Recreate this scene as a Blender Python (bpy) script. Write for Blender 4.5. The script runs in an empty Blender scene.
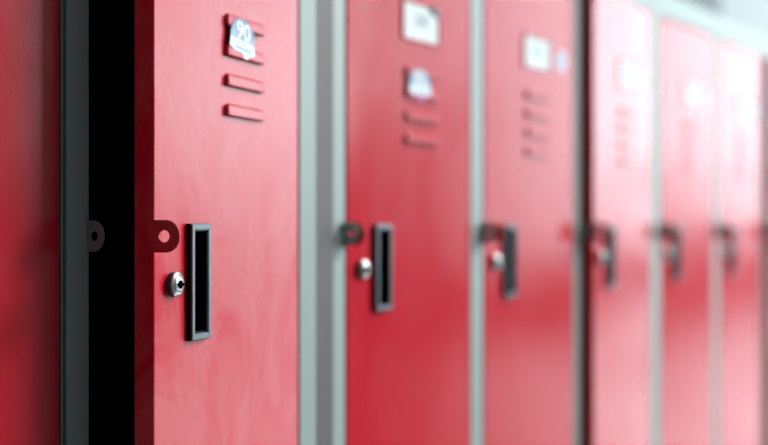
import bpy, bmesh, math, random
from mathutils import Vector, Matrix

# ------------------------------------------------------------------ layout (metres)
CAM_Z = 1.35              # eye height; the door fittings are measured from it
D = 0.8358                # camera to locker fronts
X2 = 1.1511               # free edge of the second full door
P = 0.33                  # locker pitch
W = 0.2897                # door width
T = 0.02                  # door thickness
TOP = 0.443               # cabinet top above eye height
DTOP = 0.394              # door top above eye height
DBOT = -1.25              # door bottom
DEPTH = 0.45
FWD = 0.025               # the near pair of cabinets stands a little forward
COL = bpy.context.scene.collection
R = math.radians

# ------------------------------------------------------------------ materials
def new_mat(name):
    m = bpy.data.materials.new(name); m.use_nodes = True
    return m, m.node_tree.nodes, m.node_tree.links, m.node_tree.nodes['Principled BSDF']

def plain(name, col, rough=.5, metal=0., spec=.5, coat=0., var=.06, scale=14., bump=0.0, coat_r=.2):
    m, n, l, b = new_mat(name)
    tc = n.new('ShaderNodeTexCoord'); ns = n.new('ShaderNodeTexNoise')
    ns.inputs['Scale'].default_value = scale; ns.inputs['Detail'].default_value = 5
    l.new(tc.outputs['Object'], ns.inputs['Vector'])
    mx = n.new('ShaderNodeMix'); mx.data_type = 'RGBA'
    mx.inputs['A'].default_value = (*[c*(1-var) for c in col], 1)
    mx.inputs['B'].default_value = (*[min(1, c*(1+var)) for c in col], 1)
    l.new(ns.outputs['Fac'], mx.inputs['Factor']); l.new(mx.outputs['Result'], b.inputs['Base Color'])
    b.inputs['Roughness'].default_value = rough; b.inputs['Metallic'].default_value = metal
    b.inputs['Specular IOR Level'].default_value = spec
    b.inputs['Coat Weight'].default_value = coat; b.inputs['Coat Roughness'].default_value = coat_r
    if bump:
        bp = n.new('ShaderNodeBump'); bp.inputs['Strength'].default_value = bump; bp.inputs['Distance'].default_value = .001
        n2 = n.new('ShaderNodeTexNoise'); n2.inputs['Scale'].default_value = 350
        l.new(tc.outputs['Object'], n2.inputs['Vector']); l.new(n2.outputs['Fac'], bp.inputs['Height'])
        l.new(bp.outputs['Normal'], b.inputs['Normal'])
    return m

def red_paint(name, base, dust, seed, rv=.10, rough=.15, coat=.0, spec=.35):
    """powder-coated red steel with chalky rub marks"""
    m, n, l, b = new_mat(name)
    tc = n.new('ShaderNodeTexCoord'); mp = n.new('ShaderNodeMapping')
    mp.inputs['Location'].default_value = (seed*3.1, seed*1.7, seed*2.3)
    mp.inputs['Scale'].default_value = (1.0, 1.0, .55)
    l.new(tc.outputs['Object'], mp.inputs['Vector'])
    ns = n.new('ShaderNodeTexNoise'); ns.inputs['Scale'].default_value = 11; ns.inputs['Detail'].default_value = 7
    ns.inputs['Roughness'].default_value = .62; ns.inputs['Distortion'].default_value = .9
    l.new(mp.outputs['Vector'], ns.inputs['Vector'])
    cr = n.new('ShaderNodeValToRGB'); cr.color_ramp.elements[0].position = .44; cr.color_ramp.elements[1].position = .60
    l.new(ns.outputs['Fac'], cr.inputs['Fac'])
    mu = n.new('ShaderNodeMath'); mu.operation = 'MULTIPLY'; mu.inputs[1].default_value = dust
    l.new(cr.outputs['Color'], mu.inputs[0])
    mx = n.new('ShaderNodeMix'); mx.data_type = 'RGBA'
    mx.inputs['A'].default_value = (*base, 1); mx.inputs['B'].default_value = (.80, .62, .62, 1)
    l.new(mu.outputs['Value'], mx.inputs['Factor']); l.new(mx.outputs['Result'], b.inputs['Base Color'])
    rr = n.new('ShaderNodeMapRange'); rr.inputs['To Min'].default_value = rough-.05; rr.inputs['To Max'].default_value = rough+rv
    l.new(ns.outputs['Fac'], rr.inputs['Value']); l.new(rr.outputs['Result'], b.inputs['Roughness'])
    b.inputs['Specular IOR Level'].default_value = spec
    b.inputs['Coat Weight'].default_value = coat; b.inputs['Coat Roughness'].default_value = .28
    n2 = n.new('ShaderNodeTexNoise'); n2.inputs['Scale'].default_value = 420; n2.inputs['Detail'].default_value = 2
    bp = n.new('ShaderNodeBump'); bp.inputs['Strength'].default_value = .12; bp.inputs['Distance'].default_value = .0006
    l.new(tc.outputs['Object'], n2.inputs['Vector']); l.new(n2.outputs['Fac'], bp.inputs['Height'])
    l.new(bp.outputs['Normal'], b.inputs['Normal'])
    return m

RED = (.58, .005, .024)
M = {
    'red_near': red_paint('red_paint_rubbed', RED, .12, 1.0, .22),
    'red': red_paint('red_paint', RED, .008, 2.0),
    'slot': plain('slot_shade', (.02, .004, .006), .8),  # shade under the louver lip, as a dark colour
    'grey': plain('frame_grey_enamel', (.33, .44, .42), .42, var=.02),
    'strip': plain('filler_grey', (.115, .11, .11), .55, var=.03),
    'inside': plain('cabinet_inside_shade', (.012, .013, .014), .8, spec=.1),  # near-black, colours in the shade inside the cabinets
    'hasp': plain('hasp_steel', (.30, .29, .28), .5, metal=.3),
    'gun': plain('handle_gunmetal', (.13, .155, .17), .36, metal=.7, var=.15, scale=60),
    'pocket': plain('pocket_black', (.004, .004, .005), .6, spec=.15),
    'chrome': plain('lock_chrome', (.50, .50, .50), .34, metal=.9),
    'lockside': plain('lock_barrel_dark', (.06, .06, .065), .45, metal=.4),
    'keyhole': plain('keyhole_black', (.003, .003, .003), .9, spec=0),
    'card': plain('card_white', (.74, .86, .88), .5, var=.03),
    'ink': plain('card_ink', (.20, .36, .40), .6),
    'darkspot': plain('card_corner_dark', (.03, .07, .07), .5),
    'blue': plain('sticker_blue', (.24, .40, .60), .35, var=.12, scale=60),
    'navy': plain('sticker_navy', (.12, .19, .34), .35),
    'pale': plain('sticker_pale_blue', (.66, .82, .95), .35),
    'white': plain('sticker_white', (.86, .88, .92), .35),
    'magenta': plain('sticker_magenta', (.55, .03, .28), .35),
    'wall': plain('wall_paint', (.33, .405, .43), .8, var=.02, scale=2),
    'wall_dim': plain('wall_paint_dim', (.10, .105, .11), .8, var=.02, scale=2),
    'ceil': plain('ceiling_paint', (.5, .52, .53), .9, var=.02, scale=2),
    'floor': plain('floor_vinyl', (.09, .085, .08), .05, spec=1.0, var=.06, scale=3),
    'panel': plain('panel_dark_green', (.012, .028, .03), .5),
    'winframe': plain('window_frame_white', (.7, .7, .7), .5),
}

# ------------------------------------------------------------------ mesh helpers
def link(name, bm, mats, parent=None, loc=(0, 0, 0), rotz=0, smooth=False, bevel=0):
    me = bpy.data.meshes.new(name)
    bmesh.ops.recalc_face_normals(bm, faces=bm.faces[:])
    bm.to_mesh(me); bm.free()
    for m in (mats if isinstance(mats, (list, tuple)) else [mats]): me.materials.append(m)
    o = bpy.data.objects.new(name, me); COL.objects.link(o)
    o.parent = parent; o.location = loc; o.rotation_euler = (0, 0, rotz)
    if smooth:
        for p in me.polygons: p.use_smooth = True
    if bevel:
        b = o.modifiers.new('bevel', 'BEVEL'); b.width = bevel; b.segments = 2; b.limit_method = 'ANGLE'; b.angle_limit = R(50)
    return o

def box(bm, x0, x1, y0, y1, z0, z1, mi=0):
    v = [bm.verts.new(p) for p in ((x0,y0,z0),(x1,y0,z0),(x1,y1,z0),(x0,y1,z0),(x0,y0,z1),(x1,y0,z1),(x1,y1,z1),(x0,y1,z1))]
    for q in ((0,3,2,1),(4,5,6,7),(0,1,5,4),(1,2,6,5),(2,3,7,6),(3,0,4,7)):
        f = bm.faces.new([v[i] for i in q]); f.material_index = mi

def poly_prism(bm, pts, n0, n1, to3, mi=0):
    """closed outline pts in 2-D, extruded from n0 to n1; to3(a, b, n) -> xyz"""
    A = [bm.verts.new(to3(a, b, n0)) for a, b in pts]; B = [bm.verts.new(to3(a, b, n1)) for a, b in pts]
    fs = [bm.faces.new(A), bm.faces.new(B[::-1])]
    for i in range(len(pts)):
        j = (i+1) % len(pts); fs.append(bm.faces.new((A[i], B[i], B[j], A[j])))
    for f in fs: f.material_index = mi

def ring_prism(bm, outer, inner, n0, n1, to3, mi=0):
    k = len(outer)
    O0 = [bm.verts.new(to3(a, b, n0)) for a, b in outer]; O1 = [bm.verts.new(to3(a, b, n1)) for a, b in outer]
    I0 = [bm.verts.new(to3(a, b, n0)) for a, b in inner]; I1 = [bm.verts.new(to3(a, b, n1)) for a, b in inner]
    for i in range(k):
        j = (i+1) % k
        for q in ((O0[i],O0[j],O1[j],O1[i]), (I0[j],I0[i],I1[i],I1[j]), (O1[i],O1[j],I1[j],I1[i]), (O0[j],O0[i],I0[i],I0[j])):
            f = bm.faces.new(q); f.material_index = mi

def text_into(bm, body, size, mi, place):
    cu = bpy.data.curves.new('tmp_text', 'FONT'); cu.body = body; cu.size = size; cu.align_x = 'CENTER'; cu.align_y = 'CENTER'
    cu.offset = size*.02
    ob = bpy.data.objects.new('tmp_text', cu); COL.objects.link(ob)
    dg = bpy.context.evaluated_depsgraph_get(); dg.update()
    me = bpy.data.meshes.new_from_object(ob.evaluated_get(dg))
    vs = [bm.verts.new(place(v.co.x, v.co.y)) for v in me.vertices]
    for p in me.polygons:
        try: f = bm.faces.new([vs[i] for i in p.vertices]); f.material_index = mi
        except ValueError: pass
    bpy.data.objects.remove(ob); bpy.data.curves.remove(cu); bpy.data.meshes.remove(me)

# door-local frame: x = from the free edge toward the hinge, measured as x = u - W (hinge axis at 0),
# y = into the cabinet (front face at y = 0), z relative to eye height
def F(u, z, n):           # n = outwards
    return (u - W, -n, z)

# ------------------------------------------------------------------ door parts
def door_mesh(mats, parent, hole):
    bm = bmesh.new()
    u0, u1, z0, z1 = hole
    us = [0, u0, u1, W]; zs = [DBOT, z0, z1, DTOP]
    g = {}
    for i, u in enumerate(us):
        for k, z in enumerate(zs): g[i, k] = bm.verts.new(F(u, z, 0))
    for i in range(3):
        for k in range(3):
            if (i, k) != (1, 1): bm.faces.new((g[i,k], g[i+1,k], g[i+1,k+1], g[i,k+1]))
    # side returns and back lip
    loop = [g[0,0],g[1,0],g[2,0],g[3,0],g[3,1],g[3,2],g[3,3],g[2,3],g[1,3],g[0,3],g[0,2],g[0,1]]
    back = [bm.verts.new((v.co.x, T, v.co.z)) for v in loop]
    for i in range(12):
        j = (i+1) % 12; bm.faces.new((loop[i], loop[j], back[j], back[i]))
    bm.faces.new(back)
    return link('door', bm, mats, parent, bevel=.0012)

def louver(mat, zc, parent):
    """pressed hood: closed ends, open along the bottom"""
    bm = bmesh.new()
    u0, u1, h, H = .1245, .203, 0.0122, .0044
    nu, nv = 30, 8
    rows = []
    for b in range(nv+1):
        v = b/nv; row = []
        e = min(1, v/.18); fv = .9*math.sqrt(max(0, 1-(1-e)**2)) + .1*v
        for a in range(nu+1):
            s = a/nu; s = .5-.5*math.cos(math.pi*s)
            u = u0+(u1-u0)*s
            e = min(u-u0, u1-u)/.0028; fe = math.sqrt(max(0, 1-(1-min(1, e))**2))
            # rounded upper corners
            cz = max(0, 1-min(u-u0, u1-u)/.006); zt = h/2 - .004*cz*cz
            z = zt + (-h/2-zt)*v
            row.append(bm.verts.new(F(u, zc+z, H*fv*fe + .0001)))
        rows.append(row)
    for b in range(nv):
        for a in range(nu): bm.faces.new((rows[b][a], rows[b][a+1], rows[b+1][a+1], rows[b+1][a]))
    # thin lip, then shallow slot faces coloured dark for the shade inside
    last = rows[-1]; z = zc-h/2
    mid = [bm.verts.new((v.co.x, v.co.y*.70, z)) for v in last]
    inn = [bm.verts.new((v.co.x, v.co.y*.65, z+.003)) for v in last]
    base = [bm.verts.new((v.co.x, 0, z+.001)) for v in last]
    for a in range(nu):
        bm.faces.new((last[a], last[a+1], mid[a+1], mid[a]))
        for p, q in ((mid, inn), (inn, base)):
            f = bm.faces.new((p[a], p[a+1], q[a+1], q[a])); f.material_index = 1
    return link('vent_louver', bm, [mat, M['slot']], parent, smooth=True)

def handle(parent):
    bm = bmesh.new()
    u0, u1, z0, z1 = .0540, .0895, -.1037, .0027
    def rect(m): return [(u0+m, z0+m), (u1-m, z0+m), (u1-m, z1-m), (u0+m, z1-m)]
    ring_prism(bm, rect(0), rect(.0062), 0, .0046, F, 1)
    ring_prism(bm, rect(.0004), rect(.0062), .0046, .0052, F)
    ring_prism(bm, rect(.0008), rect(.0052), .0050, .0062, F)       # raised outer bead
    ring_prism(bm, rect(.0062), rect(.0076), 0, .0030, F, 1)           # inner step
    i = rect(.0070)
    # pocket: walls and floor behind the ring
    A = [bm.verts.new(F(a, b, .002)) for a, b in i]; B = [bm.verts.new(F(a, b, -.0165)) for a, b in i]
    for k in range(4):
        j = (k+1) % 4; f = bm.faces.new((A[k], A[j], B[j], B[k])); f.material_index = 1
    f = bm.faces.new(B); f.material_index = 1
    return link('handle', bm, [M['gun'], M['pocket']], parent, bevel=.0005)

def lathe(bm, cu, cz, prof, seg=40, mi=0):
    rings = []
    for r, n in prof:
        rings.append([bm.verts.new(F(cu+r*math.cos(2*math.pi*k/seg), cz+r*math.sin(2*math.pi*k/seg), n)) for k in range(seg)])
    for a, b in zip(rings, rings[1:]):
        for k in range(seg):
            j = (k+1) % seg; f = bm.faces.new((a[k], a[j], b[j], b[k])); f.material_index = mi
    f = bm.faces.new(rings[-1]); f.material_index = mi

def lock(parent):
    bm = bmesh.new(); cu, cz = .0300, -.0512
    lathe(bm, cu, cz, [(.0112, -.002), (.0113, .0052)], mi=2)
    lathe(bm, cu, cz, [(.0112, .0052), (.0104, .0062), (.0090, .0068), (.0082, .0060), (.0076, .0060), (.0072, .0075), (.0060, .0082), (.0030, .0084)])
    # keyhole: round bore with a slot
    c = [(cu+.0038*math.cos(2*math.pi*k/20), cz+.0038*math.sin(2*math.pi*k/20)) for k in range(20)]
    poly_prism(bm, c, .0080, .0090, F, 1)
    poly_prism(bm, [(cu-.0052, cz-.0013), (cu+.0058, cz-.0013), (cu+.0058, cz+.0011), (cu-.0052, cz+.0011)], .0078, .0089, F, 1)
    o = link('lock', bm, [M['chrome'], M['keyhole'], M['lockside']], parent, smooth=True)
    m = o.modifiers.new('edges', 'EDGE_SPLIT'); m.split_angle = R(32)
    return o

def d_tab(length, zc, half, hole_c, hole_r, root=0.0):
    """outline of a D-shaped hasp and its hole in (outwards, z)"""
    seg = 40; out, inn = [], []
    for k in range(seg):
        a = -math.pi + 2*math.pi*k/seg + math.pi/seg
        cx = length-half
        x, z = cx+half*math.cos(a), half*math.sin(a)
        if math.cos(a) < 0:     # square root end reaching back into the metal
            s = max(abs(math.cos(a)), abs(math.sin(a))); x = cx+(root-cx)*(-1)*math.cos(a)/s*(-1) if False else cx-(cx-root)*abs(math.cos(a))/s
            z = half*math.sin(a)/s
        out.append((x, zc+z)); inn.append((hole_c+hole_r*math.cos(a), zc+hole_r*math.sin(a)))
    return out, inn

def door_hasp(mat, parent):
    bm = bmesh.new()
    o, i = d_tab(.0262, -.0084, .0141, .0108, .0052, -.006)
    ring_prism(bm, o, i, -.0012, .0004, lambda a, b, n: (-W+n, -a, b))
    return link('door_hasp', bm, mat, parent, bevel=.0003)

def text_place(cu, cz, n):
    return lambda a, b: F(cu+a, cz+b, n)

def rounded(u0, u1, z0, z1, r, n=5):
    pts = []
    for cx, cz, a0 in ((u1-r, z0+r, -90), (u1-r, z1-r, 0), (u0+r, z1-r, 90), (u0+r, z0+r, 180)):
        for k in range(n+1):
            a = R(a0+90*k/n); pts.append((cx+r*math.cos(a), cz+r*math.sin(a)))
    return pts

def card_holder(mat, parent):
    bm = bmesh.new()
    o = rounded(.1175, .2085, .2365, .2905, .004); i = rounded(.1212, .2048, .2402, .2868, .0015)
    ring_prism(bm, o, i, 0, .0024, F)
    return link('card_holder', bm, mat, parent, bevel=.0005)

def number_card(parent, number, corner):
    bm = bmesh.new()
    poly_prism(bm, [(.1215, .2405), (.2045, .2405), (.2045, .2865), (.1215, .2865)], .0002, .0009, F)
    text_into(bm, number, .021, 1, text_place(.163, .2655, .0011))
    if corner:
        poly_prism(bm, [(.180, .2875), (.189, .2795), (.2055, .2770), (.2055, .2875)], .0009, .0030, F, 2)
    return link('number_card', bm, [M['card'], M['ink'], M['darkspot']], parent)

def arch_sticker(parent, number, tilt, magenta):
    """sticker with a round blue head, digits, and a pale lower panel, laid over two louvers"""
    bm = bmesh.new(); cu, cz, n0 = .1535, .1870, .0045
    def L(a, b, n):
        a *= 1.18; c, s = math.cos(tilt), math.sin(tilt); return F(cu+a*c-b*s, cz+a*s+b*c, n)
    arc = [math.pi*k/24 for k in range(24, -1, -1)]
    poly_prism(bm, [(-.0205, -.006)]+[(.0205*math.cos(t), .0005+.0155*math.sin(t)) for t in arc]+[(.0205, -.006)], n0, n0+.0003, L, 0)
    poly_prism(bm, [(.0205*math.cos(t), .0005+.0155*math.sin(t)) for t in arc]+[(.0178*math.cos(t), .0005+.0128*math.sin(t)) for t in arc[::-1]], n0+.0003, n0+.0005, L, 4)
    poly_prism(bm, [(-.0215, -.0150), (-.0205, -.005), (.0205, -.005), (.0235, -.0140), (.020, -.0165), (-.012, -.0180)], n0, n0+.0004, L, 1)
    poly_prism(bm, [(-.011, -.0122), (.0165, -.0118), (.0165, -.0142), (-.011, -.0146)], n0+.0004, n0+.0006, L, 0)
    if magenta: poly_prism(bm, [(-.014, -.0178), (.018, -.0166), (.012, -.0225), (-.002, -.0245)], n0-.0012, n0+.0002, L, 5)
    else: poly_prism(bm, [(.001, -.0172), (.016, -.0166), (.010, -.0215), (.004, -.0215)], n0-.0012, n0+.0002, L, 2)
    text_into(bm, number, .0235, 3, lambda a, b: L(a*1.05, b+.0030, n0+.0008))
    return link('sticker', bm, [M['blue'], M['pale'], M['white'], M['white'], M['navy'], M['magenta']], parent)

def round_sticker(parent):
    bm = bmesh.new()
    c = [(.246+.0185*math.cos(2*math.pi*k/30), .2610+.0165*math.sin(2*math.pi*k/30)) for k in range(30)]
    poly_prism(bm, c, 0, .0006, F, 0)
    c = [(.246+.0125*math.cos(2*math.pi*k/30), .2625+.0105*math.sin(2*math.pi*k/30)) for k in range(30)]
    poly_prism(bm, c, .0006, .0008, F, 1)
    return link('sticker', bm, [M['pale'], M['blue']], parent)

# ------------------------------------------------------------------ a locker
def locker(label, x_hinge, y_front, sl, sr, phi, number, mat, sticker=None, corner=False, gap=.0040):
    """sl / sr: widths of the left and right stiles beside the opening"""
    t = bpy.data.objects.new('locker', None); COL.objects.link(t)
    t.location = (x_hinge, y_front, 0)
    t['label'] = label; t['category'] = 'locker'; t['group'] = 'row of red steel lockers'
    xl, xr = -W-gap, .0030                       # opening
    XL, XR = xl-sl, xr+sr; zb, zt = 0.0, CAM_Z+TOP
    zo0, zo1 = CAM_Z+DBOT-.004, CAM_Z+DTOP+.003
    bm = bmesh.new()
    s = .0012
    # front frame: stiles and rails are folded steel 22 mm deep
    box(bm, XL, xl, 0, .022, zb, zt); box(bm, xr, XR, 0, .022, zb, zt)
    box(bm, xl, xr, 0, .022, zo1, zt); box(bm, xl, xr, 0, .022, zb, zo0)
    # carcass
    box(bm, XL, XL+s, .022, DEPTH, zb, zt); box(bm, XR-s, XR, .022, DEPTH, zb, zt)
    box(bm, XL+s, XR-s, DEPTH-s, DEPTH, zb, zt)
    box(bm, XL+s, XR-s, .022, DEPTH-s, zt-s, zt); box(bm, XL+s, XR-s, .022, DEPTH-s, zo0-s, zo0)
    link('frame', bm, M['grey'], t, bevel=.0012)
    # added near-black sheets: the unlit interior's shade put into colour
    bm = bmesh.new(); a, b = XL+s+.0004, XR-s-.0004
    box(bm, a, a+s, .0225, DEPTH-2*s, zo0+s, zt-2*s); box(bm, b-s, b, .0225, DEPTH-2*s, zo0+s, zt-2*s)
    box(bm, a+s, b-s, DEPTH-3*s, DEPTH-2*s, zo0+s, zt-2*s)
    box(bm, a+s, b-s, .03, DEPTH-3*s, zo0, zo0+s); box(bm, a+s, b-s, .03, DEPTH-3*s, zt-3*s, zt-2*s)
    link('shade_sheets', bm, M['inside'], t)
    # grey hasp fixed to the frame beside the opening
    bm = bmesh.new()
    o, i = d_tab(.0215, -.0084, .0138, .0092, .0044, -.006)
    ring_prism(bm, o, i, -.0014, 0, lambda p, q, n: (xl+n-.0012, -p, CAM_Z+q))
    link('frame_hasp', bm, M['hasp'], t, bevel=.0003)
    # door on its right-hand hinge
    d = door_mesh(mat, t, (.0605, .0830, -.0972, -.0038))
    d.location = (0, 0, CAM_Z); d.rotation_euler = (0, 0, R(phi))
    for k in range(4): louver(mat, .1995-.0289*k, d)
    handle(d); lock(d); door_hasp(mat, d)
    card_holder(mat, d); number_card(d, number, corner)
    if sticker == 'arch_tilted': arch_sticker(d, '90', R(-6), False)
    elif sticker == 'arch': arch_sticker(d, '91', R(0), True)
    elif sticker == 'round': round_sticker(d)
    return t

HX1 = X2-.1250                                     # hinge of the open near door
y1 = D-FWD
locker('dark shaded red locker at the far left with its door shut', HX1-.3271-.0030+.0, y1, .02, .0011, 0, '89', M['red'])
locker('nearest red locker, door ajar over a black interior, with 90 sticker and chrome lock', HX1, y1, .0252, .0290, 13, '90', M['red_near'], 'arch_tilted', gap=.0070)
names = [
    ('red locker with white number card and blue sticker, first right of the ajar one', 'arch', 0, '330'),
    ('closed pink-red locker, second right of the nearest, with pale card and small round sticker', 'round', 0, '331'),
    ('whitish locker standing slightly ajar beside a dark gap, third right of the nearest', 'round', 3.6, '332'),
    ('closed pale pink locker just right of the slightly ajar whitish one', 'round', 0, '333'),
    ('small far locker, red at lower right, beside the dark line near the right edge', 'round', 0, '334'),
    ('sliver of the farthest locker cut off by the right edge of the photo', None, 3, '335'),
]
GAP34 = .012
for i, (lab, st, ph, num) in enumerate(names):
    x = X2+W+i*P+(GAP34 if i >= 3 else 0)
    half = (P-W-.0070)/2-.0002
    sl = .0317-.0040 if i == 0 else half+(.006 if i == 3 else 0)
    sr = half+(.006 if i == 2 else 0)
    locker(lab, x, D, sl, sr, ph, num, M['red'], st, corner=(i == 0))

# ------------------------------------------------------------------ filler strip between the two banks
bm = bmesh.new()
box(bm, HX1+.0325, X2-.0322, D-.004, D-.001, 0, CAM_Z+TOP)
o = link('filler_strip', bm, M['strip']); o['label'] = 'mid-grey vertical filler strip between two pale grey locker frames'; o['category'] = 'filler strip'

# ------------------------------------------------------------------ the hall
XA, XB = -3.0, 34.0; YF = -8.0; YB = D+DEPTH+.03; H = 9.4; HL = 6.8
def structure(name, bm, mat, **k):
    o = link(name, bm, mat, **k); o['kind'] = 'structure'; return o
bm = bmesh.new(); box(bm, XA-.1, XB+.1, YF-.1, YB+.1, -.1, 0); structure('floor', bm, M['floor'])
bm = bmesh.new(); box(bm, XA-.1, XB+.1, YF-.1, YB+.1, H, H+.1); structure('ceiling', bm, M['ceil'])
bm = bmesh.new(); box(bm, XA-.1, XB+.1, YB, YB+.1, 0, H); structure('wall_back', bm, M['wall'])
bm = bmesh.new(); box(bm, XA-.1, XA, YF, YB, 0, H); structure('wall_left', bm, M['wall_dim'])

def wall_with_openings(name, axis, pos, a0, a1, holes, mat):
    """holes: (a0, a1, z0, z1) side by side along the wall"""
    bm = bmesh.new(); cur = a0
    def b(p, q, z0, z1):
        if axis == 'x': box(bm, p, q, pos-.1, pos, z0, z1)
        else: box(bm, pos, pos+.1, p, q, z0, z1)
    for h in sorted(holes):
        b(cur, h[0], 0, H); b(h[0], h[1], 0, h[2]); cur = h[1]
        if len(h) > 4: b(h[0], h[1], h[3], h[4]); b(h[0], h[1], h[5], H)      # a second, higher opening
        else: b(h[0], h[1], h[3], H)
    b(cur, a1, 0, H)
    return structure(name, bm, mat)

def window(n, axis, pos, a0, a1, z0, z1, power, tint=(.78, .95, 1.0)):
    bm = bmesh.new(); w = .06
    def b(p, q, r, s):
        if axis == 'x': box(bm, p, q, pos-.07, pos-.02, r, s)
        else: box(bm, pos+.02, pos+.07, p, q, r, s)
    b(a0, a1, z0, z0+w); b(a0, a1, z1-w, z1); b(a0, a0+w, z0, z1); b(a1-w, a1, z0, z1)
    m = (a0+a1)/2; b(m-w/2, m+w/2, z0, z1)
    structure('window_%d' % n, bm, M['winframe'])
    L = bpy.data.lights.new('daylight', 'AREA'); L.shape = 'RECTANGLE'; L.size = a1-a0-2*w; L.size_y = z1-z0-2*w
    L.energy = power*L.size*L.size_y; L.color = tint if power < 60 else (.90, .95, 1.0)
    o = bpy.data.objects.new('daylight', L); COL.objects.link(o)
    if axis == 'x': o.location = (m, pos-.01, (z0+z1)/2); o.rotation_euler = (R(90), 0, R(0))
    else: o.location = (pos+.01, m, (z0+z1)/2); o.rotation_euler = (R(90), 0, R(90))
    # area light shines along its local -Z
    o.rotation_euler = (R(90), 0, 0) if axis == 'x' else (R(90), 0, R(90))

FILL_POWER = 380  # strength of the added fill panels
FRONT = [(9.5, 10.6, 2.2, 5.0, 125), (10.8, 11.9, 2.2, 5.0, 125), (14.4, 16.6, 3.4, 8.6, 7), (17.2, 19.6, .6, 8.6, 17), (20.4, 22.8, 1.0, 8.8, 17), (23.4, 25.8, 2.6, 8.9, 19), (26.4, 29.2, 1.5, 8.9, 19), (29.8, 33.4, 1.3, 8.9, 19)]
END = [(-7.9, -5.6, .6, 2.5, 15), (-5.2, -3.0, .3, 2.3, 15), (-2.6, -.4, .3, 2.3, 15)]
HIGH = [(a, b, 3.0, 9.0, 21 if a < -7 else 11) for a, b, *_ in END]
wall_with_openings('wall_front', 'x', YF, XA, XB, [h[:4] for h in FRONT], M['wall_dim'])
wall_with_openings('wall_right', 'y', XB, YF, YB, [(*h[:4], g[2], g[3]) for h, g in zip(END, HIGH)], M['wall'])
k = 0
for h in FRONT: k += 1; window(k, 'x', YF, *h)
for h in END+HIGH: k += 1; window(k, 'y', XB, *h)

# added unseen light panels, hung to raise the diffuse light on the doors
for i, (x, y, pw) in enumerate([(7.2, -3.4, FILL_POWER), (9.0, -3.4, FILL_POWER), (7.9, -4.9, FILL_POWER), (9.7, -4.9, FILL_POWER)]):
    bm = bmesh.new(); ring_prism(bm, [(-.75,-.6),(.75,-.6),(.75,.6),(-.75,.6)], [(-.7,-.55),(.7,-.55),(.7,.55),(-.7,.55)], HL-.08, HL, lambda a, b, n: (x+a, y+b, n))
    for a in (-.72, .72): box(bm, x+a-.01, x+a+.01, y-.01, y+.01, HL, H)
    structure('fill_panel_frame_%d' % (i+1), bm, M['winframe'])
    L = bpy.data.lights.new('fill_panel_light', 'AREA'); L.shape = 'RECTANGLE'; L.size = 1.38; L.size_y = 1.08
    L.energy = pw*L.size*L.size_y; L.color = (1, .97, .93)
    o = bpy.data.objects.new('fill_panel_light', L); COL.objects.link(o); o.location = (x, y, HL-.05)

# dark panel high on the wall behind the far lockers
bm = bmesh.new(); box(bm, 2.9, 3.84, YB-.03, YB-.002, 1.70, 2.75)
o = link('wall_panel', bm, M['panel'], bevel=.004); o['label'] = 'dark grey-green panel on the pale wall above the far lockers'; o['category'] = 'panel'

# ------------------------------------------------------------------ world, camera, view
wd = bpy.data.worlds.new('sky'); bpy.context.scene.world = wd; wd.use_nodes = True
bg = wd.node_tree.nodes['Background']; bg.inputs[0].default_value = (.75, .85, 1, 1); bg.inputs[1].default_value = 2.0

cam = bpy.data.cameras.new('camera'); co = bpy.data.objects.new('camera', cam); COL.objects.link(co)
th = math.atan(816/1200)
co.location = (0, 0, CAM_Z); co.rotation_euler = (R(90), 0, th-R(90))
cam.sensor_width = 36; cam.lens = 36*1200/768; cam.shift_y = 4/768
cam.clip_start = .02
cam.dof.use_dof = True; cam.dof.focus_distance = 1.055; cam.dof.aperture_fstop = 2.1
sc = bpy.context.scene; sc.camera = co
sc.view_settings.view_transform = 'Standard'; sc.view_settings.look = 'None'; sc.view_settings.gamma = 1
sc.view_settings.exposure = -.05; sc.view_settings.use_curve_mapping = False
